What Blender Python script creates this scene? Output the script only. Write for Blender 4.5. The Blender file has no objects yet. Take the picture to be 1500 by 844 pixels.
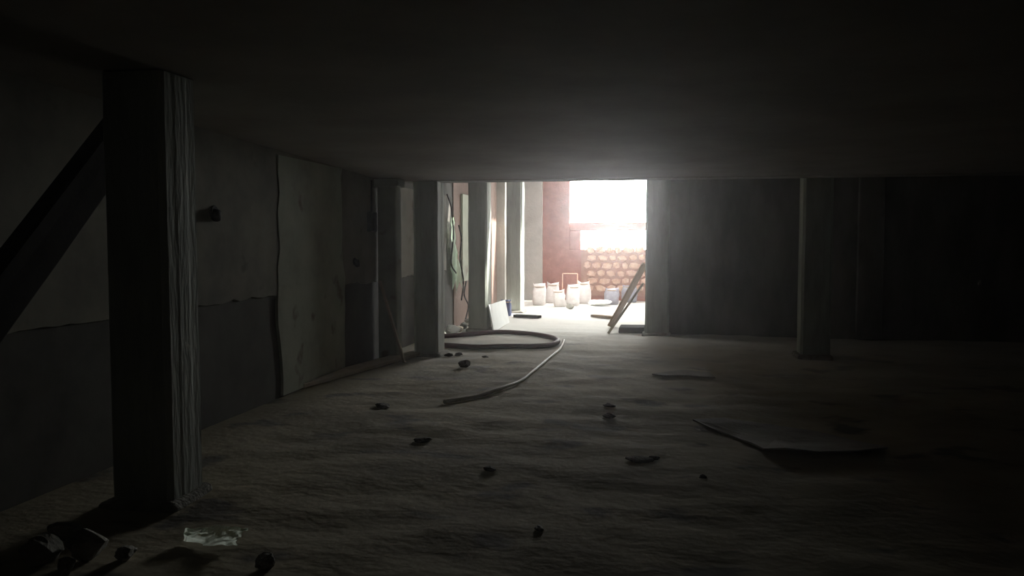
import bpy, bmesh, math, random
from mathutils import Vector, Matrix, noise

random.seed(7)
S = bpy.context.scene
C = S.collection
PI = math.pi

# ------------------------------------------------------------------ camera
EYE = 1.5
FPX = 1200.0
YAW = math.atan(231 / FPX)
PITCH = math.atan(72 / FPX)
cam_d = bpy.data.cameras.new('camera')
cam_d.sensor_width = 36.0
cam_d.lens = 36.0 * FPX / 1500.0
cam_d.clip_start = 0.05
cam = bpy.data.objects.new('camera', cam_d)
cam.location = (0, 0, EYE)
cam.rotation_euler = (PI / 2 - PITCH, 0, YAW)
C.objects.link(cam)
S.camera = cam

# ------------------------------------------------------------------ sky, sun, exposure
SKY = 35.0
world = bpy.data.worlds.new('sky')
S.world = world
world.use_nodes = True
bg = world.node_tree.nodes['Background']
bg.inputs['Color'].default_value = (0.97, 0.985, 0.96, 1)
bg.inputs['Strength'].default_value = SKY

sun_d = bpy.data.lights.new('sun', 'SUN')
sun_d.energy = 30.0
sun_d.angle = math.radians(3)
sun_d.color = (1.0, 0.96, 0.9)
sun = bpy.data.objects.new('sun', sun_d)
sun.rotation_euler = Vector((-0.68, -0.20, -0.70)).to_track_quat('-Z', 'Y').to_euler()
sun.location = (2, 22, 8)
C.objects.link(sun)


def portal(name, loc, direction, sx, sy):
    l = bpy.data.lights.new(name, 'AREA')
    l.shape = 'RECTANGLE'
    l.size = sx
    l.size_y = sy
    l.cycles.is_portal = True
    o = bpy.data.objects.new(name, l)
    o.location = loc
    o.rotation_euler = Vector(direction).to_track_quat('-Z', 'Y').to_euler()
    C.objects.link(o)


portal('roof_portal', (-1.4, 13.54, 3.2), (0, 0, -1), 2.6, .18)
portal('roof_portal', (-1.15, 16.95, 3.2), (0, 0, -1), 2.7, .7)
portal('window_portal', (-0.95, 20.3, 2.2), (0, -1, 0), 3.1, 1.8)

S.view_settings.view_transform = 'Standard'
S.view_settings.look = 'None'
S.view_settings.exposure = 0.0
S.view_settings.gamma = 1.0
S.view_settings.use_curve_mapping = False
S.cycles.max_bounces = 14
S.cycles.diffuse_bounces = 7
S.cycles.glossy_bounces = 4
S.cycles.volume_bounces = 1
S.cycles.sample_clamp_indirect = 6.0
S.cycles.use_denoising = True

# ------------------------------------------------------------------ camera geometry (places floor things at real positions)
_F = Vector((-math.sin(YAW) * math.cos(PITCH), math.cos(YAW) * math.cos(PITCH), -math.sin(PITCH)))
_R = Vector((math.cos(YAW), math.sin(YAW), 0))
_U = _R.cross(_F)


def ray(x, y):
    return _F + (x - 750) / FPX * _R + (422 - y) / FPX * _U


def at(x, y, z=0.0):
    d = ray(x, y)
    t = (z - EYE) / d.z
    return Vector((d.x * t, d.y * t, z))


def at_y(x, y, Y):
    d = ray(x, y)
    t = Y / d.y
    return Vector((d.x * t, Y, EYE + d.z * t))


def at_x(x, y, X):
    d = ray(x, y)
    t = X / d.x
    return Vector((X, d.y * t, EYE + d.z * t))


# ------------------------------------------------------------------ materials
def mat(name, cols, scale=2.0, rough=0.9, bump=0.3, bump_scale=30.0, detail=6.0, stretch=(1, 1, 1), spec=0.3, fleck=None):
    m = bpy.data.materials.new(name)
    m.use_nodes = True
    nt = m.node_tree
    N, L = nt.nodes, nt.links
    b = N['Principled BSDF']
    tc = N.new('ShaderNodeTexCoord')
    mp = N.new('ShaderNodeMapping')
    mp.inputs['Scale'].default_value = stretch
    geo = N.new('ShaderNodeNewGeometry')
    L.new(geo.outputs['Position'], mp.inputs['Vector'])
    n1 = N.new('ShaderNodeTexNoise')
    n1.inputs['Scale'].default_value = scale
    n1.inputs['Detail'].default_value = detail
    n1.inputs['Roughness'].default_value = 0.62
    L.new(mp.outputs['Vector'], n1.inputs['Vector'])
    cr = N.new('ShaderNodeValToRGB')
    e = cr.color_ramp.elements
    k = len(cols)
    while len(e) < k:
        e.new(0.5)
    for i, c in enumerate(cols):
        e[i].position = 0.3 + 0.4 * i / max(1, k - 1)
        e[i].color = (*c, 1)
    L.new(n1.outputs['Fac'], cr.inputs['Fac'])
    out = cr.outputs['Color']
    if fleck:
        n3 = N.new('ShaderNodeTexNoise')
        n3.inputs['Scale'].default_value = fleck[1]
        n3.inputs['Detail'].default_value = 3
        L.new(mp.outputs['Vector'], n3.inputs['Vector'])
        r3 = N.new('ShaderNodeValToRGB')
        r3.color_ramp.elements[0].position = fleck[2]
        r3.color_ramp.elements[1].position = fleck[2] + 0.08
        L.new(n3.outputs['Fac'], r3.inputs['Fac'])
        mx = N.new('ShaderNodeMix')
        mx.data_type = 'RGBA'
        L.new(r3.outputs['Color'], mx.inputs['Factor'])
        L.new(out, mx.inputs['A'])
        mx.inputs['B'].default_value = (*fleck[0], 1)
        out = mx.outputs['Result']
    L.new(out, b.inputs['Base Color'])
    b.inputs['Roughness'].default_value = rough
    b.inputs['Specular IOR Level'].default_value = spec
    if bump:
        n2 = N.new('ShaderNodeTexNoise')
        n2.inputs['Scale'].default_value = bump_scale
        n2.inputs['Detail'].default_value = 5
        L.new(mp.outputs['Vector'], n2.inputs['Vector'])
        bp = N.new('ShaderNodeBump')
        bp.inputs['Strength'].default_value = bump
        bp.inputs['Distance'].default_value = 0.02
        L.new(n2.outputs['Fac'], bp.inputs['Height'])
        L.new(bp.outputs['Normal'], b.inputs['Normal'])
    return m


M = {}
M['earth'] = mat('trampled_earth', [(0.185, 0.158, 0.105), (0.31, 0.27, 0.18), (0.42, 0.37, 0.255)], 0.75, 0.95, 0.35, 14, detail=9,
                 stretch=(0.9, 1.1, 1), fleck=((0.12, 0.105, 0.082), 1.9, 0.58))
# pale screed tone of the far bay, spread nearer to paint daylight falloff
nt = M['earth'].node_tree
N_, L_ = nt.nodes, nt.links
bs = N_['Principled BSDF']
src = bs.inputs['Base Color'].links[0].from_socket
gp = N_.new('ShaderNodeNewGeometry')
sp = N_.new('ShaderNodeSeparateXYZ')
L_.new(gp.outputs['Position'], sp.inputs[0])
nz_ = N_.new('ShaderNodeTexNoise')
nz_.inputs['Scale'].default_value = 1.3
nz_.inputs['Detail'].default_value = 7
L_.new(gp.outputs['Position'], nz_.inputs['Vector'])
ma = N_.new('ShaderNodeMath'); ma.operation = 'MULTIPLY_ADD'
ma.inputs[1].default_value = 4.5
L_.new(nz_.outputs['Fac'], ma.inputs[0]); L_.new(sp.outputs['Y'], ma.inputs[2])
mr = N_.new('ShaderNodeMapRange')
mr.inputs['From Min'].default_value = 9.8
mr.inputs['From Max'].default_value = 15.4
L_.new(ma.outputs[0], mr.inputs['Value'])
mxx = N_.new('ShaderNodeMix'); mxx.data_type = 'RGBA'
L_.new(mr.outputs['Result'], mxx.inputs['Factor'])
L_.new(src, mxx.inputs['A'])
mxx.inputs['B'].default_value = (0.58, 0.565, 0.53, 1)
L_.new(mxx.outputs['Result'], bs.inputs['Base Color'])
M['concrete'] = mat('raw_concrete', [(0.10, 0.098, 0.09), (0.16, 0.155, 0.14), (0.22, 0.215, 0.195)], 2.2, 0.85, 0.15, 20, stretch=(1, 1, 0.35))
M['column'] = mat('column_concrete', [(0.22, 0.23, 0.20), (0.31, 0.335, 0.29), (0.40, 0.425, 0.38)], 3.5, 0.85, 0.35, 35, stretch=(1, 1, 0.2))
M['ceiling'] = mat('ceiling_concrete', [(0.25, 0.235, 0.21), (0.36, 0.335, 0.31)], 1.0, 0.9, 0.12, 12)
M['plaster'] = mat('stained_plaster', [(0.26, 0.26, 0.21), (0.37, 0.40, 0.32), (0.45, 0.48, 0.40)], 1.4, 0.9, 0.12, 9, fleck=((0.2, 0.18, 0.14), 3.0, 0.64))
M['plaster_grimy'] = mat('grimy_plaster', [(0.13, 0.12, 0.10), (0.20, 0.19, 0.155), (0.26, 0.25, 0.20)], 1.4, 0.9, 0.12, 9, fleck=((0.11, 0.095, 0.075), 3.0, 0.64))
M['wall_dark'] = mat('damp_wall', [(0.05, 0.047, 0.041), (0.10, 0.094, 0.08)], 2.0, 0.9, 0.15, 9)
M['red'] = mat('red_plaster', [(0.24, 0.078, 0.052), (0.32, 0.112, 0.078), (0.40, 0.165, 0.12)], 3.0, 0.95, 0.4, 22)
M['red_stone'] = mat('red_rubble', [(0.42, 0.22, 0.14), (0.58, 0.36, 0.25), (0.66, 0.48, 0.36)], 6.0, 0.95, 0.4, 25)
M['mortar'] = mat('mortar', [(0.30, 0.14, 0.09), (0.38, 0.19, 0.13)], 5.0, 0.95, 0.4, 25)
M['grey_plaster'] = mat('grey_plaster', [(0.40, 0.39, 0.36), (0.52, 0.50, 0.47)], 3.0, 0.95, 0.3, 25)
M['white_board'] = mat('white_board', [(0.78, 0.80, 0.78), (0.86, 0.88, 0.86)], 6, 0.8, 0.1, 30)
M['wood'] = mat('weathered_timber', [(0.16, 0.11, 0.07), (0.28, 0.20, 0.13)], 4.0, 0.85, 0.4, 60, stretch=(6, 6, 0.8))
M['wood_pale'] = mat('pale_timber', [(0.42, 0.36, 0.27), (0.56, 0.50, 0.40)], 5.0, 0.85, 0.3, 60)
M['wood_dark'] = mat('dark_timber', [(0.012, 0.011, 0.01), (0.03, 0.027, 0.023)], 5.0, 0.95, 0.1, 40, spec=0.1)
M['sack'] = mat('white_woven_sack', [(0.62, 0.57, 0.56), (0.80, 0.76, 0.75)], 9.0, 0.8, 0.3, 60)
M['sack_grey'] = mat('grey_sack', [(0.22, 0.21, 0.25), (0.36, 0.35, 0.40)], 7.0, 0.85, 0.3, 60)
M['blue'] = mat('blue_plastic', [(0.07, 0.09, 0.20), (0.12, 0.15, 0.30)], 7.0, 0.6, 0.2, 40)
M['hose'] = mat('dark_red_hose', [(0.055, 0.015, 0.02), (0.10, 0.03, 0.035)], 9.0, 0.6, 0.2, 60)
M['cable'] = mat('dusty_cable', [(0.52, 0.50, 0.42), (0.66, 0.64, 0.56)], 9.0, 0.6, 0.1, 60)
M['black'] = mat('black_rubber', [(0.012, 0.012, 0.012), (0.025, 0.024, 0.022)], 9.0, 0.8, 0.2, 60)
M['iron'] = mat('rusty_iron', [(0.10, 0.045, 0.03), (0.2, 0.09, 0.06)], 12.0, 0.8, 0.3, 60)
M['stone'] = mat('rubble_stone', [(0.16, 0.155, 0.135), (0.32, 0.31, 0.27)], 9.0, 0.95, 0.6, 40)
M['stone_dark'] = mat('dark_clod', [(0.06, 0.052, 0.042), (0.13, 0.115, 0.09)], 9.0, 0.95, 0.6, 40)
M['paper'] = mat('dirty_plastic_sheet', [(0.74, 0.82, 0.72), (0.88, 0.93, 0.86)], 10.0, 0.5, 0.1, 30)
M['sheet'] = mat('dusty_plasterboard', [(0.20, 0.19, 0.165), (0.36, 0.34, 0.30)], 3.0, 0.9, 0.3, 40)
M['cloth'] = mat('white_cloth', [(0.72, 0.72, 0.68), (0.84, 0.84, 0.82)], 8.0, 0.9, 0.2, 40)
M['tan'] = mat('tan_cloth', [(0.42, 0.30, 0.20), (0.56, 0.42, 0.30)], 8.0, 0.9, 0.2, 40)


# thin plastic lets light through
nt = M['paper'].node_tree
tr = nt.nodes.new('ShaderNodeBsdfTranslucent')
tr.inputs['Color'].default_value = (0.86, 0.95, 0.84, 1)
ms = nt.nodes.new('ShaderNodeMixShader')
ms.inputs[0].default_value = 0.75
nt.links.new(nt.nodes['Principled BSDF'].outputs[0], ms.inputs[1])
nt.links.new(tr.outputs[0], ms.inputs[2])
nt.links.new(ms.outputs[0], nt.nodes['Material Output'].inputs['Surface'])


# ------------------------------------------------------------------ builders
def obj(name, bm, m, parent=None, smooth=False):
    me = bpy.data.meshes.new(name)
    bmesh.ops.recalc_face_normals(bm, faces=bm.faces)
    if smooth:
        for f in bm.faces:
            f.smooth = True
    bm.to_mesh(me)
    bm.free()
    me.materials.append(M[m] if isinstance(m, str) else m)
    o = bpy.data.objects.new(name, me)
    C.objects.link(o)
    if parent:
        o.parent = parent
    return o


def tag(o, label, cat, group=None):
    o['label'] = label
    o['category'] = cat
    if group:
        o['group'] = group
    return o


def struct(o, label=None):
    o['kind'] = 'structure'
    if label:
        o['label'] = label
    return o


def thing(name, label, cat, loc=(0, 0, 0), rotz=0.0, group=None):
    o = bpy.data.objects.new(name, None)
    C.objects.link(o)
    o.location = loc
    o.rotation_euler = (0, 0, rotz)
    return tag(o, label, cat, group)


def box(bm, x0, x1, y0, y1, z0, z1, mtx=None):
    r = bmesh.ops.create_cube(bm, size=1.0)
    for v in r['verts']:
        v.co = Vector((x0 + (v.co.x + .5) * (x1 - x0), y0 + (v.co.y + .5) * (y1 - y0), z0 + (v.co.z + .5) * (z1 - z0)))
        if mtx:
            v.co = mtx @ v.co
    return r['verts']


def bevel(bm, w, seg=1):
    bmesh.ops.bevel(bm, geom=list(bm.edges), offset=w, segments=seg, profile=0.5, affect='EDGES', clamp_overlap=True)


def jit(bm, amp, freq=4.0, seed=0.0):
    for v in bm.verts:
        v.co += noise.noise_vector(v.co * freq + Vector((seed, seed * 1.7, -seed))) * amp


def sub(bm, cuts):
    bmesh.ops.subdivide_edges(bm, edges=list(bm.edges), cuts=cuts, use_grid_fill=True)


def tube(bm, pts, r, seg=8, flat=1.0):
    """a tube swept along world points, closed at both ends"""
    rings = []
    n = len(pts)
    for i, p in enumerate(pts):
        d = (pts[min(i + 1, n - 1)] - pts[max(i - 1, 0)]).normalized()
        up = Vector((0, 0, 1)) if abs(d.z) < 0.95 else Vector((1, 0, 0))
        s = d.cross(up).normalized()
        u = s.cross(d).normalized()
        ri = r[i] if isinstance(r, (list, tuple)) else r
        rings.append([bm.verts.new(p + s * math.cos(a) * ri + u * math.sin(a) * ri * flat)
                      for a in [2 * PI * k / seg for k in range(seg)]])
    for A, B in zip(rings, rings[1:]):
        for k in range(seg):
            bm.faces.new((A[k], A[(k + 1) % seg], B[(k + 1) % seg], B[k]))
    bm.faces.new(rings[0])
    bm.faces.new(rings[-1])


def spline(ctrl, n=10):
    P = [Vector(c) for c in ctrl]
    P = [P[0] * 2 - P[1]] + P + [P[-1] * 2 - P[-2]]
    out = []
    for i in range(1, len(P) - 2):
        a, b, c, d = P[i - 1:i + 3]
        for k in range(n):
            t = k / n
            out.append(0.5 * ((2 * b) + (c - a) * t + (2 * a - 5 * b + 4 * c - d) * t * t + (3 * b - 3 * c + d - a) * t ** 3))
    out.append(P[-2])
    return out


def bar(bm, a, b, w, t, side=None):
    """a straight plank from a to b: width w along `side`, thickness t"""
    a, b = Vector(a), Vector(b)
    d = (b - a).normalized()
    s = Vector(side) if side else Vector((0, 1, 0))
    s = (s - d * s.dot(d)).normalized()
    n = d.cross(s)
    L = (b - a).length
    m = Matrix((( s.x, n.x, d.x, a.x), (s.y, n.y, d.y, a.y), (s.z, n.z, d.z, a.z), (0, 0, 0, 1)))
    return box(bm, -w / 2, w / 2, -t / 2, t / 2, 0, L, m)


# floor relief: shallow trampled undulation, levelled out beside walls and columns
def fz(x, y):
    v = Vector((x * 0.8, y * 1.1, 0.3))
    h = noise.noise(v * 0.9) * 0.022 + noise.noise(v * 2.7) * 0.016 + noise.noise(v * 7.0) * 0.007
    k = max(0.0, min(1.0, (x + 3.3) / 0.6)) * max(0.0, min(1.0, (19.6 - y) / 2.5))
    far = 1.0 if y < 13 else max(0.35, 1 - (y - 13) * 0.3)
    return h * k * far


# ------------------------------------------------------------------ the setting
XL, XR, YB, YF = -3.6, 5.2, -2.2, 20.0
HB = 2.225      # soffit of the edge beam


def hc(y):      # the low ceiling rises gently towards the camera
    return 2.235 + (10.0 - y) * 0.03


# floor
bm = bmesh.new()
nx, ny = 150, 380
vs = []
for j in range(ny + 1):
    y = YB + (YF - YB) * j / ny
    row = []
    for i in range(nx + 1):
        x = XL + (XR - XL) * i / nx
        row.append(bm.verts.new((x, y, fz(x, y))))
    vs.append(row)
for j in range(ny):
    for i in range(nx):
        bm.faces.new((vs[j][i], vs[j][i + 1], vs[j + 1][i + 1], vs[j + 1][i]))
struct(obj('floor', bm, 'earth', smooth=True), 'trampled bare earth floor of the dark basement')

# ceiling slabs: the low one over the near room, a higher one behind the beam, with slots added for daylight
bm = bmesh.new()
for v in box(bm, XL - .3, XR + .3, YB - .3, 10.0, 0, .25):
    v.co.z += hc(v.co.y)
struct(obj('ceiling', bm, 'ceiling'), 'low raw concrete ceiling')
bm = bmesh.new()
H0, H1 = -2.5, 0.2                          # unseen slots added in the slab to light the passage and columns
box(bm, XL - .3, XR + .3, 10.36, 13.45, 3.0, 3.25)
box(bm, XL - .3, XR + .3, 13.63, 16.6, 3.0, 3.25)
box(bm, XL - .3, -2.7, 13.45, 13.63, 3.0, 3.25)
box(bm, -.1, XR + .3, 13.45, 13.63, 3.0, 3.25)
box(bm, XL - .3, XR + .3, 17.3, YF + .3, 3.0, 3.25)
box(bm, XL - .3, H0, 16.6, 17.3, 3.0, 3.25)
box(bm, H1, XR + .3, 16.6, 17.3, 3.0, 3.25)
struct(obj('ceiling_high', bm, 'ceiling'), 'higher concrete slab behind the edge beam')
bm = bmesh.new()
box(bm, XL, XR, 10.0, 10.36, HB, 3.25)
bevel(bm, 0.012)
struct(obj('trim_1', bm, 'ceiling'), 'concrete edge beam across the ceiling')

# left wall: dark damp masonry with a coat of plaster above
bm = bmesh.new()
box(bm, XL - .3, XL, YB - .3, YF + .3, -.1, 3.25)
wl = struct(obj('wall_left', bm, 'wall_dark'), 'left basement wall, damp below and plastered above')
bm = bmesh.new()          # plaster coat with a ragged lower edge
ys = [YB + 0.02 + (12.9 - YB) * k / 150 for k in range(151)]
bot = [0.97 + 0.05 * noise.noise(Vector((y * 1.3, 0, 0))) + 0.025 * noise.noise(Vector((y * 6, 3, 0))) for y in ys]
A = [(bm.verts.new((XL, y, b)), bm.verts.new((XL + .022, y, b + .006)), bm.verts.new((XL + .022, y, min(2.9, hc(y)) if y < 10 else 2.2)), bm.verts.new((XL, y, min(2.9, hc(y)) if y < 10 else 2.2))) for y, b in zip(ys, bot)]
for p, q in zip(A, A[1:]):
    for k in range(4):
        bm.faces.new((p[k], p[(k + 1) % 4], q[(k + 1) % 4], q[k]))
bm.faces.new(A[0]); bm.faces.new(A[-1])
obj('plaster_coat', bm, 'plaster_grimy', wl)
bm = bmesh.new()          # thicker pale patch of render half way along
box(bm, XL, XL + .03, 7.1, 8.6, 0.02, hc(8.6))
sub(bm, 12)
for v in bm.verts:
    if 7.0 < v.co.y < 8.7 and v.co.z < 2.2:
        v.co.y += .10 * noise.noise(Vector((1.0, v.co.y * .5, v.co.z * 2.6))) + .04 * noise.noise(Vector((2.0, v.co.y, v.co.z * 9)))
obj('plaster_patch', bm, 'plaster', wl)
bm = bmesh.new()          # pilaster in the far bay, catching the daylight
box(bm, XL, XL + .2, 16.9, 17.3, 0, 3.0)
bevel(bm, .012)
obj('pilaster', bm, 'grey_plaster', wl)
bm = bmesh.new()          # brown lower and upper coat of the far bay
box(bm, XL, XL + .02, 13.4, 19.95, 0, 3.0)
sub(bm, 2)
obj('plaster_coat', bm, mat('brown_plaster', [(0.15, 0.10, 0.08), (0.24, 0.17, 0.14)], 2.5, 0.95, 0.3, 22), wl)

bm = bmesh.new()
box(bm, XR, XR + .3, YB - .3, 15.0, -.1, 3.25)
struct(obj('wall_right', bm, 'wall_dark'), 'right basement wall lost in the dark')
bm = bmesh.new()
box(bm, XL, XR, YB - .3, YB, -.1, hc(YB))
struct(obj('wall_back', bm, 'wall_dark'), 'rear basement wall')
bm = bmesh.new()
box(bm, XR - 1.2, XR - .9, 13.32, YF + .3, -.1, 3.25)
struct(obj('wall_bay', bm, 'grey_plaster'), 'side wall of the far bay')

# partition wall on the right of the passage, with a shallow pilaster
bm = bmesh.new()
box(bm, -.12, XR, 13.04, 13.28, -.05, 3.0)
wp = struct(obj('wall_partition', bm, 'concrete'), 'concrete partition wall to the right of the lit passage')
bm = bmesh.new()
box(bm, 2.75, 3.1, 12.9, 13.04, 0, 3.0)
bevel(bm, .012)
obj('pilaster', bm, 'concrete', wp)

# far wall: red plaster, a tall window opening at the right with a transom and a lower slot
bm = bmesh.new()
W0, W1 = -2.42, 0.7
box(bm, XL, W0, YF, YF + .3, -.1, 3.25)
box(bm, W1, XR - .9, YF, YF + .3, -.1, 3.25)
box(bm, W0, W1, YF, YF + .3, -.1, 1.24)
wf = struct(obj('wall_far', bm, 'red'), 'red plastered end wall below the bright opening')
bm = bmesh.new()
box(bm, XL, XL + .52, YF - .1, YF, 0, 3.0)
bevel(bm, .01)
obj('pilaster', bm, 'grey_plaster', wf)
bm = bmesh.new()
box(bm, W0, W1, YF + .06, YF + .22, 1.70, 1.90)
bevel(bm, .01)
obj('transom', bm, 'red', wf)
bm = bmesh.new()
box(bm, W0, W0 + .27, YF + .03, YF + .25, 1.24, 1.70)
bevel(bm, .01)
obj('jamb', bm, 'red', wf)
# rubble infill under the window: single stones set in mortar
bm = bmesh.new()
box(bm, -2.12, .6, YF - .05, YF, .12, 1.24)
sub(bm, 2)
obj('infill_bed', bm, 'mortar', wf)
stones = []
for v in range(5):
    b = bmesh.new()
    bmesh.ops.create_icosphere(b, subdivisions=1, radius=1.0)
    for q in b.verts:
        q.co = Vector((math.copysign(abs(q.co.x) ** .7, q.co.x), math.copysign(abs(q.co.y) ** .7, q.co.y), math.copysign(abs(q.co.z) ** .7, q.co.z)))
        q.co += noise.noise_vector(q.co * 1.3 + Vector((v * 5, 0, 0))) * .22
    me = bpy.data.meshes.new('stone')
    b.to_mesh(me); b.free()
    me.materials.append(M['red_stone'])
    stones.append(me)
rs = random.Random(3)
z = .22
while z < 1.3:
    h = rs.uniform(.15, .23)
    x = -2.08 + rs.uniform(0, .1)
    while x < .5:
        w = rs.uniform(.16, .30)
        o = bpy.data.objects.new('stone', rs.choice(stones))
        C.objects.link(o)
        o.parent = wf
        o.location = (x + w / 2, YF - .06, z + h / 2 + rs.uniform(-.015, .015))
        o.scale = (w * .50, .05 + rs.uniform(0, .03), h * .50)
        o.rotation_euler = (0, rs.uniform(-.15, .15), 0)
        x += w + .012
    z += h + .012


# ------------------------------------------------------------------ columns
def column(label, x0, x1, y0, y1, top, seed, boards=3):
    """square column cast in boards: raised board lines, worn arrises, spilt mortar round the foot"""
    bm = bmesh.new()
    prof = []
    def side(ax, ay, bx, by):
        d = Vector((bx - ax, by - ay)); L = d.length; d /= L
        nrm = Vector((d.y, -d.x))
        for k in range(boards):
            off = 0.003 * ((k + seed) % 2)
            for t in (k / boards + .012 / L + (.02 / L if k == 0 else 0), (k + 1) / boards - .012 / L - (.02 / L if k == boards - 1 else 0)):
                p = Vector((ax, ay)) + d * L * t - nrm * off
                prof.append(p)
    side(x0, y0, x1, y0); side(x1, y0, x1, y1); side(x1, y1, x0, y1); side(x0, y1, x0, y0)
    rings = []
    nz = 14
    for j in range(nz + 1):
        z = -.02 + (top + .02) * j / nz
        rings.append([bm.verts.new((p.x + .006 * noise.noise(Vector((p.x * 3, z * 2.2, seed))), p.y + .006 * noise.noise(Vector((p.y * 3, z * 2.2, seed + 9))), z)) for p in prof])
    n = len(prof)
    for a, b in zip(rings, rings[1:]):
        for k in range(n):
            bm.faces.new((a[k], a[(k + 1) % n], b[(k + 1) % n], b[k]))
    bm.faces.new(rings[0]); bm.faces.new(rings[-1])
    o = tag(obj('concrete_column', bm, 'column'), label, 'column', 'concrete columns of the basement')
    # mortar skirt at the foot
    bm = bmesh.new()
    box(bm, x0 - .05, x1 + .04, y0 - .05, y1 + .05, -.03, .05)
    bevel(bm, .035, 2); sub(bm, 1); jit(bm, .02, 7, seed)
    obj('mortar_skirt', bm, 'stone', o)
    return o


column('broad concrete column nearest the camera at the left of the room', -3.06, -2.68, 4.0, 4.34, hc(4.34) - .002, 1)
column('second concrete column from the camera, dark with a lit edge beside the red hose', -3.2, -2.885, 9.98, 10.33, HB - .002, 2)
column('concrete column with a white lit edge behind the leaning white board', -3.2, -2.885, 12.85, 13.2, 2.995, 3)
column('farthest grey concrete column, standing beside the bright sunlit floor', -3.24, -2.92, 16.2, 16.52, 3.25, 4)
column('dark concrete column at the right edge of the bright passage behind the leaning board', -.37, -.0, 12.8, 13.3, 2.995, 5)
column('dim concrete column standing alone in the dark right half', 1.62, 1.98, 10.7, 11.04, 2.995, 6)

# ------------------------------------------------------------------ left side things
# heavy dark beam leaning on the left wall beside the near column
bm = bmesh.new()
pa_, pb_ = at_x(0, 432, -3.3), at_x(150, 232, -3.3)
dv = (pb_ - pa_) / (pb_.z - pa_.z)
p0, p1 = pa_ + dv * (.14 - pa_.z), pb_ + dv * (2.16 - pb_.z)
bar(bm, p0, p1, .12, .25, side=(1, 0, 0))
bevel(bm, .012); sub(bm, 2); jit(bm, .006, 5)
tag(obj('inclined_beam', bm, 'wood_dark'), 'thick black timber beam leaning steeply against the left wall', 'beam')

# post against the left wall with a stick leaning on it
bm = bmesh.new()
box(bm, XL + .06, XL + .3, 9.62, 9.82, 0, hc(9.82) - .004)
bevel(bm, .012)
pst = tag(obj('timber_post', bm, 'plaster'), 'pale square post against the left wall beside the second column', 'post')
bm = bmesh.new()
box(bm, XL + .03, XL + .34, 9.58, 9.86, hc(9.86) - .1, hc(9.86) - .006)
bevel(bm, .008)
obj('head_plate', bm, 'plaster', pst)
bm = bmesh.new()
bar(bm, (-3.12, 9.36, .015), (-3.5, 9.585, .98), .05, .025, side=(0, 1, 0))
tag(obj('wooden_lath', bm, 'wood_pale'), 'thin wooden lath leaning against the pale wall post', 'lath')

# long plank on the floor along the left wall
bm = bmesh.new()
box(bm, -.11, .11, -1.35, 1.35, 0, .045)
bevel(bm, .006); sub(bm, 2); jit(bm, .004, 4)
o = tag(obj('floor_plank', bm, 'wood_pale'), 'long pale plank lying on the floor along the left wall', 'plank')
o.location = (-3.42, 8.9, .012); o.rotation_euler = (0, 0, -math.atan(.37 / 1.96))

# pipe stubs and a small box on the left wall
def stub(px, py, r, L, label):
    p = at_x(px, py, XL + .02)
    bm = bmesh.new()
    tube(bm, [p, p + Vector((L * .7, 0, 0)), p + Vector((L, -.03, -.05))], r, 12)
    o = tag(obj('pipe_stub', bm, 'black', smooth=True), label, 'pipe', 'pipe stubs in the left wall')
    bm = bmesh.new()
    tube(bm, [p, p + Vector((.012, 0, 0))], r * 1.5, 12)
    obj('collar', bm, 'black', o)


stub(313, 312, .038, .035, 'thick black pipe stub in the left wall just behind the near column')
stub(519, 383, .028, .05, 'small black pipe stub low in the left wall before the pale post')
p = at_x(541, 325, XL + .02)
bm = bmesh.new()
box(bm, p.x, p.x + .07, p.y - .09, p.y + .09, p.z - .12, p.z + .12)
bevel(bm, .01)
jb = tag(obj('junction_box', bm, 'black'), 'dark junction box on the left wall beside the pale post', 'junction box')
bm = bmesh.new()
tube(bm, [p + Vector((.03, 0, .12)), p + Vector((.03, 0, .5))], .012, 8)
obj('conduit', bm, 'black', jb)

# second bay: door frame, pale panel, torn sheet and cables on the wall between the second and third column
fr = thing('door_frame', 'narrow pale door frame against the left wall behind the second column', 'door frame', (XL + .03, 11.6, 0))
Y0, Y1 = -.18, .82
bm = bmesh.new(); box(bm, 0, .1, Y0, Y0 + .1, 0, 2.2); bevel(bm, .008); obj('jamb', bm, 'plaster', fr)
bm = bmesh.new(); box(bm, 0, .1, Y0 + .1, Y1 - .1, 2.1, 2.2); bevel(bm, .008); obj('lintel', bm, 'plaster', fr)
bm = bmesh.new(); box(bm, 0, .1, Y1 - .1, Y1, 0, 2.2); bevel(bm, .008); obj('jamb', bm, 'plaster', fr)
pa, pb = at_x(676, 284, XL + .04), at_x(689, 410, XL + .04)
bm = bmesh.new()
box(bm, XL + .022, XL + .06, pa.y, pb.y + .05, pb.z, pa.z)
bevel(bm, .005); sub(bm, 2); jit(bm, .004, 5)
tag(obj('wall_panel', bm, 'plaster'), 'pale tall panel fixed high on the left wall before the third column', 'panel')
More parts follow.
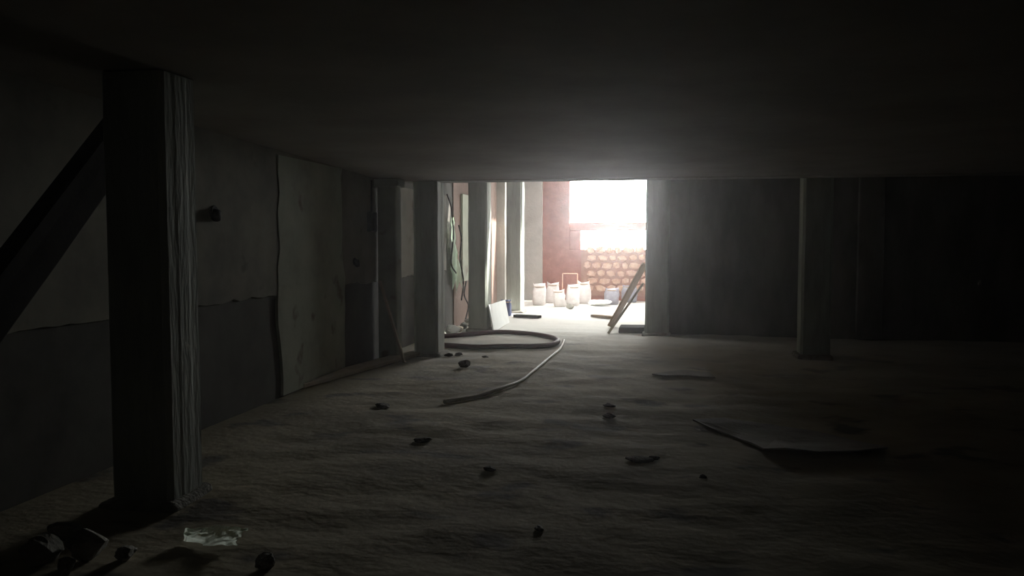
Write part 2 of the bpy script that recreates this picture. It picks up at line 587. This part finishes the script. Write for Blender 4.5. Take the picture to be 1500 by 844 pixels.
# torn sheet
bm = bmesh.new()
a = at_x(662, 318, XL + .07); b = at_x(671, 408, XL + .07)
rows = []
for j in range(13):
    t = j / 12
    z = a.z + (b.z - a.z) * t
    w = .10 + .16 * t + .05 * math.sin(j * 2.1)
    yc = a.y + (b.y - a.y) * t * .8
    rows.append([bm.verts.new((XL + .07 + .03 * math.sin(k * 1.7 + j * .5) * t, yc - w + 2 * w * k / 5, z - (.06 * ((k * 7 + 3) % 5) if j == 12 else 0))) for k in range(6)])
for r0, r1 in zip(rows, rows[1:]):
    for k in range(5):
        bm.faces.new((r0[k], r0[k + 1], r1[k + 1], r1[k]))
bmesh.ops.solidify(bm, geom=list(bm.faces), thickness=.006)
tag(obj('torn_sheet', bm, 'paper', smooth=True), 'torn pale plastic sheet hanging on the left wall inside the door frame', 'plastic sheet')
for i, (pp, lab) in enumerate([
        ([(655, 285), (661, 305), (664, 345), (661, 385), (668, 400)], 'black cable hanging at the left side of the torn sheet'),
        ([(672, 330), (676, 350), (674, 380), (679, 412), (676, 440)], 'black cable hanging over the right edge of the torn sheet'),
        ([(683, 412), (680, 432), (686, 448), (682, 468)], 'black cable end dangling under the pale wall panel')]):
    bm = bmesh.new()
    tube(bm, spline([at_x(x, y, XL + .115 + .01 * i) for x, y in pp], 8), .013, 6)
    tag(obj('hanging_cable', bm, 'black', smooth=True), lab, 'cable', 'cables hanging on the left wall')


# ------------------------------------------------------------------ loose rubble
def rock(name, m, label, cat, x, y, sx, sy, sz, seed, group=None, rot=None, z=None):
    bm = bmesh.new()
    bmesh.ops.create_icosphere(bm, subdivisions=3, radius=1.0)
    for v in bm.verts:
        d = v.co.normalized()
        k = 1 + .38 * noise.noise(d * 1.4 + Vector((seed * 3.1, seed, 0))) + .16 * noise.noise(d * 4 + Vector((seed, 0, seed)))
        # a few flat broken faces
        for q in range(4):
            n = Vector((math.sin(seed * 2.3 + q * 2.1), math.cos(seed * 1.7 + q * 1.3), math.sin(seed + q * 4.4) * .8)).normalized()
            lim = .62 + .1 * q / 4
            dd = d.dot(n) * k
            if dd > lim:
                k *= lim / dd
        v.co = Vector((d.x * k * sx, d.y * k * sy, d.z * k * sz))
    lo = min(v.co.z for v in bm.verts)
    o = obj(name, bm, m)
    o.location = (x, y, (fz(x, y) if z is None else z) - lo - .006)
    o.rotation_euler = (0, 0, seed * 1.3 if rot is None else rot)
    return tag(o, label, cat, group)


G = 'broken lumps in the bottom left corner'
for (px, py, s, sd, lab) in [
        (132, 822, (.10, .09, .075), 1, 'largest broken concrete lump in the bottom left corner'),
        (62, 830, (.10, .09, .07), 2, 'greenish concrete lump at the left end of the corner rubble'),
        (98, 842, (.04, .04, .04), 3, 'small pale stone in front of the corner rubble'),
        (184, 822, (.06, .05, .04), 4, 'small lump at the right end of the corner rubble'),
        (92, 792, (.08, .06, .05), 5, 'flat lump behind the largest corner lump'),
        (388, 836, (.06, .05, .035), 6, 'lone rough lump at the bottom edge right of the plastic sheet')]:
    p = at(px, py)
    rock('concrete_lump', 'stone', lab, 'rubble', p.x, p.y, *s, sd, G)

# crumpled plastic sheet
p = at(314, 797)
bm = bmesh.new()
nxs, nys = 26, 10
V = []
for j in range(nys + 1):
    row = []
    for i in range(nxs + 1):
        u, w = i / nxs - .5, j / nys - .5
        taper = (1 - .9 * max(0, -u - .05) * 2) * (1 - .55 * max(0, u - .15) * 2) * (1 + .25 * noise.noise(Vector((u * 7, 4, 0))))
        x = u * .31 + .03 * noise.noise(Vector((u * 3, w * 5, 8)))
        y = w * .16 * taper + .02 * noise.noise(Vector((u * 9, w * 3, 2)))
        z = .010 + .03 * abs(noise.noise(Vector((u * 5, w * 4, 1)))) + .006 * noise.noise(Vector((u * 14, w * 8, 5)))
        z *= (1 - (2 * abs(w)) ** 3 * .8)
        row.append(bm.verts.new((x, y, max(.004, z) + .045 * (.5 + w) + fz(p.x + x, p.y + y) - fz(p.x, p.y))))
    V.append(row)
for j in range(nys):
    for i in range(nxs):
        bm.faces.new((V[j][i], V[j][i + 1], V[j + 1][i + 1], V[j + 1][i]))
o = tag(obj('crumpled_sheet', bm, 'paper'), 'crumpled pale greenish plastic scrap on the floor before the near column', 'plastic scrap')
o.location = (p.x, p.y, fz(p.x, p.y) + .008)

# clods and stones scattered over the floor
for (px, py, r, hh, m, lab) in [
        (893, 597, .075, .03, 'stone_dark', 'flat dark clod near the middle of the floor, farther of a close pair'),
        (893, 612, .07, .045, 'stone', 'small pale-speckled stone near the middle of the floor, nearer of a close pair'),
        (936, 676, .09, .035, 'stone_dark', 'long dark clod on the floor before the broken board'),
        (958, 673, .04, .025, 'stone_dark', 'small dark crumb at the right end of the long clod'),
        (681, 538, .075, .09, 'stone_dark', 'round dark clod beside the second column before the hose'),
        (657, 522, .06, .05, 'stone_dark', 'dark clod close to the foot of the second column'),
        (671, 521, .05, .045, 'stone_dark', 'dark clod right of the one at the second column foot'),
        (711, 524, .05, .03, 'stone_dark', 'tiny flat clod just in front of the red hose'),
        (790, 776, .035, .025, 'stone', 'tiny pale pebble on the floor at the bottom centre'),
        (718, 688, .05, .025, 'stone_dark', 'dark clod on the floor in the lower middle'),
        (562, 596, .10, .03, 'stone_dark', 'wide flat dark clod left of the cable end'),
        (620, 646, .07, .03, 'stone_dark', 'flat dark clod on the floor in front of the cable end'),
        (1030, 702, .035, .02, 'stone_dark', 'tiny clod in front of the broken board')]:
    p = at(px, py)
    rock('earth_clod', m, lab, 'clod', p.x, p.y, r, r * .75, hh * .5, px * .013 + py * .007, 'clods scattered on the floor')

# broken board sheet lying at the right, curled up at its front edge
poly = [(1015, 617), (1042, 629), (1068, 636), (1084, 645), (1100, 652), (1118, 666), (1150, 671), (1200, 673), (1255, 671), (1300, 664), (1250, 645), (1190, 632), (1120, 622), (1060, 615)]


def board_sheet(pts, label, lift, mt, th=.012):
    bm = bmesh.new()
    P = [at(x, y) for x, y in pts]
    c = sum(P, Vector()) / len(P)
    rings = []
    for s in (1.0, .75, .5, .25):
        ring = []
        for i, q in enumerate(P):
            v = c + (q - c) * s
            front = max(0, (c.y - v.y)) / max(.01, c.y - min(t.y for t in P))
            ring.append(bm.verts.new((v.x, v.y, fz(v.x, v.y) + .016 + lift * front * (0.7 + .3 * math.sin(i * 2.3)))))
        rings.append(ring)
    ctr = bm.verts.new((c.x, c.y, fz(c.x, c.y) + .018))
    n = len(P)
    for a, b in zip(rings, rings[1:]):
        for k in range(n):
            bm.faces.new((a[k], a[(k + 1) % n], b[(k + 1) % n], b[k]))
    for k in range(n):
        bm.faces.new((rings[-1][k], rings[-1][(k + 1) % n], ctr))
    bmesh.ops.recalc_face_normals(bm, faces=bm.faces)
    bmesh.ops.solidify(bm, geom=list(bm.faces), thickness=th)
    return tag(obj('broken_board', bm, mt), label, 'board')


board_sheet(poly, 'broken flat grey board with a ragged raised edge on the dark right floor', .05, 'sheet')
board_sheet([(955, 549), (975, 553), (1010, 553), (1048, 556), (1040, 548), (1000, 544)], 'thin pale broken board on the floor below the dark right partition', .02, 'sheet')

# rubble at the wall foot in the second bay
for (px, py, s, sd, m, lab) in [
        (661, 479, (.12, .14, .07), 21, 'white_board', 'white plaster lump at the wall foot just behind the second column'),
        (669, 484, (.12, .1, .05), 22, 'stone_dark', 'dark flat lump beside the white plaster lump'),
        (679, 480, (.08, .08, .06), 23, 'stone', 'grey lump at the wall foot under the torn sheet'),
        (687, 474, (.08, .08, .07), 24, 'stone', 'grey lump at the wall foot beside the third column')]:
    p = at_x(px, 480, XL + .24)
    rock('plaster_lump', m, lab, 'rubble', p.x, p.y, *s, sd, 'rubble at the left wall foot')

# ------------------------------------------------------------------ hose and cable
HZ = .034
hp = [(604, 491), (650, 492.5), (690, 490), (730, 487.5), (765, 488.5), (792, 491), (811, 495.5), (817, 500.5), (806, 504.5), (780, 506), (740, 506.5), (700, 506.5), (660, 505.5), (630, 504)]
ctrl = []
for x, y in hp:
    q = at(x, y, HZ)
    q.x = max(q.x, XL + .1)
    q.z = HZ + fz(q.x, q.y)
    ctrl.append(q)
ctrl[0] = Vector((XL + .12, 11.9, HZ))
bm = bmesh.new()
tube(bm, spline(ctrl, 8), .036, 10)
hs = tag(obj('red_hose', bm, 'hose', smooth=True), 'dark red hose looped flat across the passage floor from behind the second column', 'hose')

cp = [(826, 499), (824, 504), (819, 511), (806, 522), (795, 532), (780, 545), (762, 558), (735, 570), (705, 578), (680, 583), (650, 586)]
ctrl = []
for i, (x, y) in enumerate(cp):
    q = at(x, y, .02)
    q.z = fz(q.x, q.y) + .02
    ctrl.append(q)
bm = bmesh.new()
tube(bm, spline(ctrl, 8), .019, 8)
tag(obj('pale_cable', bm, 'cable', smooth=True), 'pale dusty cable curving from the hose bend towards the camera', 'cable')

# ------------------------------------------------------------------ passage things
# white board leaning on the third column
bm = bmesh.new()
bA, bB = at(722, 487), at(745, 473)
wx = (bB - bA)
wx.z = 0
hgt = .52
lean = Vector((-.085, .0, hgt * .84))
th = .02
nrm = wx.cross(lean).normalized() * th
corn = [bA + Vector((0, 0, .005)), bB + Vector((0, 0, .005)), bB + lean * .94, bA + lean]
lo_ = [bm.verts.new(c) for c in corn]
hi_ = [bm.verts.new(c + nrm) for c in corn]
bm.faces.new(lo_); bm.faces.new(hi_)
for k in range(4):
    bm.faces.new((lo_[k], lo_[(k + 1) % 4], hi_[(k + 1) % 4], hi_[k]))
tag(obj('white_board', bm, 'white_board'), 'bright white board tilted against the third column', 'board')

# cloths and bag behind the third column, by the far bay pilaster
def drape(name, m, label, cat, c, w, h, seed):
    bm = bmesh.new()
    rows = []
    for j in range(9):
        t = j / 8
        rows.append([bm.verts.new((.03 + .05 * t * (1 + math.sin(k * 1.9 + seed)), -w / 2 * (.5 + .5 * t) + w * (.5 + .5 * t) * k / 7, -h * t * (1 - .12 * math.sin(k * 2.3 + seed)))) for k in range(8)])
    for r0, r1 in zip(rows, rows[1:]):
        for k in range(7):
            bm.faces.new((r0[k], r0[k + 1], r1[k + 1], r1[k]))
    bmesh.ops.solidify(bm, geom=list(bm.faces), thickness=.012)
    o = tag(obj(name, bm, m, smooth=True), label, cat)
    o.location = c
    return o


q = at_x(739, 380, XL + .22)
drape('hanging_cloth', 'cloth', 'white cloth hanging on the lit pilaster behind the white board', 'cloth', (XL + .2, 17.1, 1.2), .3, .4, 1)
drape('hanging_cloth', 'tan', 'tan cloth hanging below the white cloth on the lit pilaster', 'cloth', (XL + .2, 17.12, .78), .26, .42, 2)


def sack(label, x, y, w, d, h, m, seed, group, rot=0.0, slump=0.0):
    """a filled sack: bulging body, pinched mouth with two ears, a tie"""
    t = thing('cement_sack', label, 'sack', (x, y, fz(x, y) + .002), rot, group)
    bm = bmesh.new()
    n = 20
    rings = []
    prof = [(0, .80), (.03, .93), (.18, 1.0), (.42, 1.0), (.66, .99), (.82, .95), (.92, .90), (1.0, .96)]
    for (tz, s) in prof:
        ring = []
        for k in range(n):
            a = 2 * PI * k / n
            cx, cy = math.copysign(abs(math.cos(a)) ** .55, math.cos(a)), math.copysign(abs(math.sin(a)) ** .55, math.sin(a))
            flat = 1 if tz < .6 else 1 - (tz - .6) * 1.5
            P = Vector((cx * w / 2 * s, cy * d / 2 * s * max(.18, flat), tz * h * (1 + .08 * math.cos(2 * a) * (tz > .85))))
            P += noise.noise_vector(P * 9 + Vector((seed * 3, 0, seed))) * .022 * (tz > 0)
            P.x += slump * tz * tz
            ring.append(bm.verts.new(P))
        rings.append(ring)
    for A_, B_ in zip(rings, rings[1:]):
        for k in range(n):
            bm.faces.new((A_[k], A_[(k + 1) % n], B_[(k + 1) % n], B_[k]))
    bm.faces.new(rings[0]); bm.faces.new(rings[-1])
    obj('sack_body', bm, m, t, smooth=True)
    bm = bmesh.new()
    tube(bm, [Vector((slump * .8 + math.cos(a) * w * .462, math.sin(a) * d * .28, h * .90)) for a in [2 * PI * k / 16 for k in range(17)]], .012, 6)
    obj('tie', bm, 'tan', t, smooth=True)
    return t


GS = 'white sacks in front of the red wall'
for (px, py, w, h, sd, sl, lab) in [
        (790, 447, .30, .46, 1, 0, 'white sack standing leftmost in the row before the red wall'),
        (809, 443.5, .30, .46, 2, .03, 'pinkish white sack second from the left before the red wall'),
        (820, 449, .25, .36, 3, -.03, 'lower slumped white sack in the middle of the row'),
        (839, 448, .30, .46, 4, .02, 'largest white sack right of the middle of the row'),
        (856, 444.5, .31, .50, 5, -.02, 'tall white sack standing rightmost in the row'),
        ]:
    p = at(px, py)
    sack(lab, p.x, p.y, w, .27, h, 'sack', sd, GS, rot=.15 * math.sin(sd * 2), slump=sl)
for (px, py, w, h, sd, lab) in [
        (896, 446, .32, .36, 7, 'grey sack before the stone infill, left of its pair'),
        (922, 443, .36, .40, 8, 'grey sack before the stone infill, beside the leaning boards')]:
    p = at(px, py)
    sack(lab, p.x, p.y, w, .3, h, 'sack_grey', sd, 'grey sacks before the stone infill', rot=.2)
p = at(745, 462)
sack('small blue sack on the floor behind the white board', -3.12, 15.6, .2, .2, .3, 'blue', 11, None)
p = at(878, 448)
rock('plaster_heap', 'white_board', 'low heap of white plaster right of the white sacks', 'plaster heap', p.x, p.y, .32, .2, .07, 31)
p = at(836, 453)
rock('stone_block', 'stone', 'small grey stone lying in front of the white sacks', 'stone', p.x, p.y, .14, .1, .06, 33)

# thin rusty frame standing behind the sacks
fr = thing('rusty_frame', 'thin rusty rectangular frame standing behind the white sacks', 'frame', (-2.36, 19.55, 0))
for nm, a, b in [('upright', (-.18, 0, 0), (-.18, .12, .66)), ('upright', (.18, 0, 0), (.18, .12, .66)), ('top_rail', (-.18, .12, .66), (.18, .12, .66))]:
    bm = bmesh.new()
    tube(bm, [Vector(a), Vector(b)], .014, 8)
    obj(nm, bm, 'red_stone', fr)

# planks on the sunlit floor
for (pa_, pb_, w, lab, mt) in [
        ((754, 465), (791, 467), .13, 'dark plank lying on the sunlit floor beside the farthest column', 'wood_dark'),
        ((868, 465), (900, 468), .12, 'grey plank lying on the sunlit floor near the leaning boards', 'wood')]:
    a, b = at(*pa_), at(*pb_)
    bm = bmesh.new()
    bar(bm, (0, 0, 0), (b - a).to_tuple(), w, .05, side=(0, 1, 0))
    bevel(bm, .005)
    o = tag(obj('short_plank', bm, mt), lab, 'plank')
    o.location = (a.x, a.y, fz(a.x, a.y) + .035)

# boards leaning on the right-hand column
bm = bmesh.new()
bar(bm, (-.94, 12.95, .012), (-.405, 13.02, .80), .16, .03, side=(0, 1, 0))
bevel(bm, .004)
tag(obj('leaning_plank', bm, 'wood_pale'), 'pale plank leaning against the right-hand passage column', 'plank')
bm = bmesh.new()
bar(bm, (-.98, 13.9, .014), (-.41, 14.0, 1.08), .34, .03, side=(.25, 1, 0))
bevel(bm, .004)
tag(obj('leaning_board', bm, 'wood'), 'broad brown board leaning behind the pale plank', 'board')
bm = bmesh.new()
box(bm, -.2, .2, -.22, .22, 0, .10)  # dark block added in place of the shadow under the plank
bevel(bm, .012); sub(bm, 1); jit(bm, .01, 6)
o = tag(obj('shadow_block', bm, 'wood_dark'), 'dark block standing in for the shadow under the leaning plank', 'timber')
o.location = (-.58, 13.25, .0)

# ------------------------------------------------------------------ haze volume added to imitate lens bloom
hz = bpy.data.materials.new('bloom_air')
hz.use_nodes = True
nt = hz.node_tree
nt.nodes.clear()
mo = nt.nodes.new('ShaderNodeOutputMaterial')
vs_ = nt.nodes.new('ShaderNodeVolumeScatter')
vs_.inputs['Color'].default_value = (0.97, 0.97, 1.0, 1)
vs_.inputs['Density'].default_value = 0.0055
vs_.inputs['Anisotropy'].default_value = 0.9
nt.links.new(vs_.outputs['Volume'], mo.inputs['Volume'])
bm = bmesh.new()
prof = [(YB + .004, -.06), (YF - .004, -.06), (YF - .004, 2.996), (10.365, 2.996), (10.365, HB - .004), (9.995, HB - .004), (YB + .004, hc(YB) - .012)]
ends = [[bm.verts.new((x, y, z)) for y, z in prof] for x in (XL + .003, XR - .003)]
for k in range(len(prof)):
    bm.faces.new((ends[0][k], ends[0][(k + 1) % len(prof)], ends[1][(k + 1) % len(prof)], ends[1][k]))
bm.faces.new(ends[0]); bm.faces.new(ends[1])
hzo = obj('bloom_haze', bm, hz)
hzo['kind'] = 'stuff'
hzo['label'] = 'thin haze added for the bloom around the bright opening'
